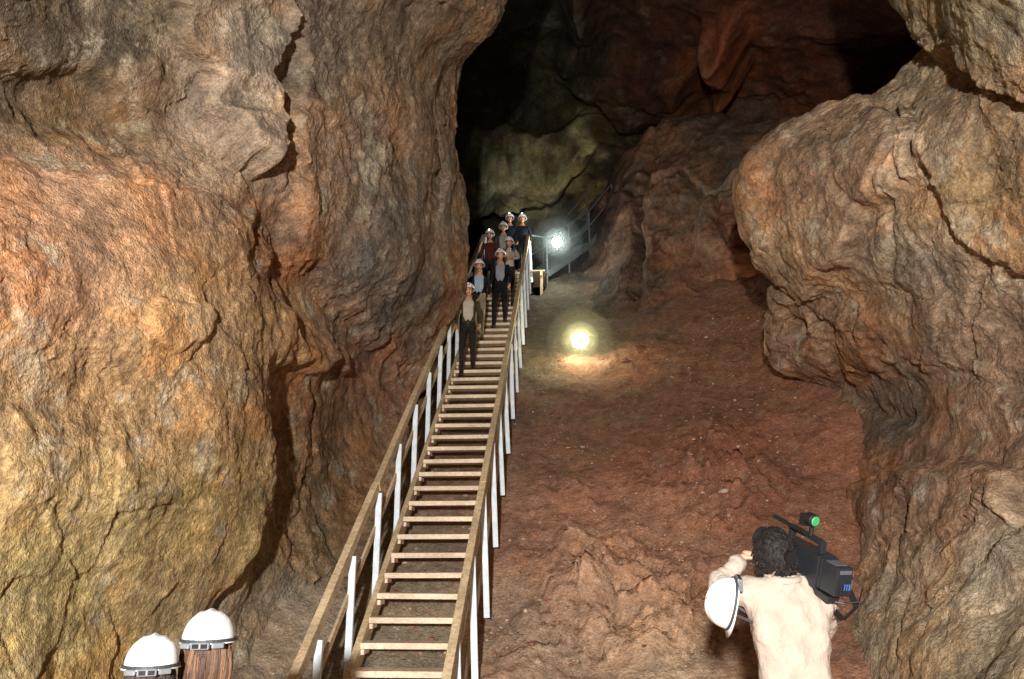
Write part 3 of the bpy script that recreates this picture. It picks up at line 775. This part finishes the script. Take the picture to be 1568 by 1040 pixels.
# cameraman
cmx=(1200-784)/F*4.1; cmy=4.25
gz=float(ground_z(cmx,cmy))
cm,shirtm=person('cameraman',(cmx,cmy,gz),0,H=1.80,top=(176,160,146),trou=(60,62,70),hairc=(22,15,12),helmet=False,sub=3,curly=True,hairlen=.95,shoulderz=.06,bulk=1.15,wrinkle=.034,
  arms={'ell':(-.325,.10,1.475),'wrl':(-.165,.20,1.615),'elr':(.27,.22,1.24),'wrr':(.12,.40,1.50),'hdl':(.8,.3,.4),'hnl':(-.2,-.3,1),'hdr':(-.3,.3,.9),'hnr':(1,.2,.2),'curl':.7},
  hpos=(-.035,.05,1.675),hyaw=.15,hpitch=.12)
p=Parts()
ring=[]
for i in range(26):
    a=2*math.pi*i/24; ring.append((math.sin(a)*.080-.01,math.cos(a)*.078+.01,1.570+.02*math.cos(a)))
p.tube(ring,.020,10)
p.build('collar',[shirtm],cm,bevel=0,smooth=True)
vc=empty('video_camera',(cmx+.088,cmy-.02,gz+1.60)); 
vc.rotation_euler=(math.radians(20),0,math.radians(20))
M_dk=simple('camera_body',(34,36,40),.4,.15,40); M_bl=simple('battery_label',(60,120,190),.4); M_gn=simple('green_tally',(60,150,90),.35); M_gl=simple('lens_glass',(10,12,18),.08)
M_mid=simple('camera_panel',(84,88,96),.35,.1,20)
p=Parts()
p.beam((.05,-.10,.03),(.05,.22,.03),.11,.17); p.beam((.05,-.12,.035),(.05,-.098,.035),.10,.15); p.beam((.05,-.23,.03),(.05,-.122,.03),.095,.145)
p.beam((.05,-.18,-.08),(.05,.10,-.065),.07,.03); p.beam((.05,-.06,.165),(.05,.19,.175),.028,.026); p.beam((.05,-.05,.11),(.05,-.05,.17),.03,.03,up=(0,1,0)); p.beam((.05,.18,.11),(.05,.18,.175),.03,.03,up=(0,1,0))
p.beam((-.01,.12,.08),(-.01,.22,.08),.03,.05)
p.beam((-.10,.02,.075),(-.10,.22,.08),.06,.055); p.beam((-.13,.18,.08),(.0,.18,.08),.03,.03)
p.beam((.115,-.05,.04),(.115,.13,.04),.02,.11)
for i in range(4): p.beam((.03+.014*i,-.236,-.03),(.03+.014*i,-.236,.02),.006,.01,up=(0,1,0))
p.build('body',[M_dk],vc,bevel=.006)
p=Parts(); p.tube([(.05,.22,.03),(.05,.27,.03),(.05,.27,.03),(.05,.36,.03),(.05,.365,.03),(.05,.42,.03)],[.045,.045,.05,.05,.06,.066],24); p.build('lens',[M_dk],vc,bevel=0)
p=Parts(); p.tube([(.05,.40,.03),(.05,.423,.03)],.055,20); p.build('glass',[M_gl],vc,bevel=0)
p=Parts(); p.tube([(-.10,.02,.075),(-.10,-.02,.075)],[.028,.036],18); p.build('eyecup',[M_blk],vc,bevel=0)
p=Parts(); p.beam((.068,-.2335,-.01),(.068,-.2335,.02),.036,.003,up=(0,1,0)); p.build('label',[M_bl],vc,bevel=0)
p=Parts(); p.beam((.109,-.22,.035),(.109,.10,.035),.006,.10); p.beam((.05,-.2,.1035),(.05,-.13,.1035),.07,.004); p.beam((.05,-.2325,.07),(.05,-.2325,.09),.07,.003,up=(0,1,0)); p.build('panels',[M_mid],vc,bevel=.001)
p=Parts(); p.tube([(.0,.03,.19),(.0,.28,.20)],.011,12); p.build('microphone',[M_blk],vc,bevel=0)
p=Parts(); p.tube([(.03,.02,.18),(.03,.02,.225)],.012,10); p.tube([(.03,.05,.262),(.03,.01,.262),(.03,.0,.262)],[.034,.034,.028],20); p.beam((.03,.09,.25),(.03,.05,.25),.05,.06); p.build('top_light_arm',[M_blk],vc,bevel=0)
p=Parts(); p.tube([(.03,-.002,.262),(.03,-.006,.262)],[.026,.02],20); p.build('top_light',[M_gn],vc,bevel=0)
p=Parts()
pts=[Vector((.1,-.2,.0)),Vector((.16,-.22,-.10)),Vector((.155,-.15,-.2)),Vector((.13,-.05,-.14)),Vector((.11,0,-.02))]
for i in range(4): p.beam(pts[i],pts[i+1],.004,.035,up=(1,0,.2))
p.tube([(.09,-.235,.06),(.13,-.27,.02),(.14,-.25,-.06),(.10,-.2,-.09),(.04,-.16,-.09)],.005,6)
p.build('shoulder_strap',[M_blk],vc,bevel=0)
# helmet hanging from the crook of his arm
hh=empty('hard_hat',(cmx-.325,cmy+.0,gz+1.50))
helmet_mesh(hh,Matrix.Translation((.03,0,-.06))@Matrix.Rotation(math.radians(-78),4,'Y')@Matrix.Rotation(math.radians(70),4,'Z')@Matrix.Scale(.95,4),helmM,lamp=False,goggles=True)

# two visitors at lower left, seen from behind
def near_vis(u,v,D,hair,top,turn,hm=None):
    c=W(u,v,D); z=c[2]
    g=float(ground_z(c[0],c[1]))
    Hh=(z-g)/( (1.66+.028+.135)/1.75 )
    e,_=person('visitor',(c[0],c[1]+.0,g),turn,H=Hh,top=top,trou=(50,55,75),hairc=hair,sub=2,hairlen=1.3,hpitch=.05,goggles=True,hairmats=hm)
    for ch in e.children:
        if ch.name.startswith('head'): ch.scale=[q*1.12 for q in ch.scale]
hA=[simple('hair_strand',c,.5,.2,60,bump=0) for c in ((98,70,50),(122,90,64),(74,50,36))]
hB=[simple('hair_strand',c,.5,.2,60,bump=0) for c in ((52,38,30),(64,48,38),(40,30,24))]
near_vis(322,938,3.5,(70,48,34),(90,60,60),.12,hA)
near_vis(236,976,3.3,(44,33,26),(70,80,100),.3,hB)

# ---------------------------------------------------------------- light
w=bpy.data.worlds.new('World'); scene.world=w; w.use_nodes=True; nt=w.node_tree
sk=nt.nodes.new('ShaderNodeTexSky'); sk.sky_type='NISHITA'; sk.sun_disc=False; sk.sun_elevation=math.radians(20); sk.sun_rotation=math.radians(180)
nt.links.new(sk.outputs[0],nt.nodes['Background'].inputs[0]); nt.nodes['Background'].inputs[1].default_value=.004
def pt(name,loc,power,col,r):
    l=bpy.data.lights.new(name,'POINT'); l.energy=power; l.color=col; l.shadow_soft_size=r
    o=bpy.data.objects.new(name,l); o.location=loc; scene.collection.objects.link(o)
pt('flash_lamp',(-.8,-3.8,2.6),7600,(1,.98,.94),.14)

# ---------------------------------------------------------------- camera
cd=bpy.data.cameras.new('camera'); cam=bpy.data.objects.new('camera',cd); scene.collection.objects.link(cam)
cam.location=(0,0,EYE); cam.rotation_euler=(math.pi/2+PITCH,0,0); cd.sensor_width=36; cd.lens=F/1568*36; cd.clip_end=300
scene.camera=cam
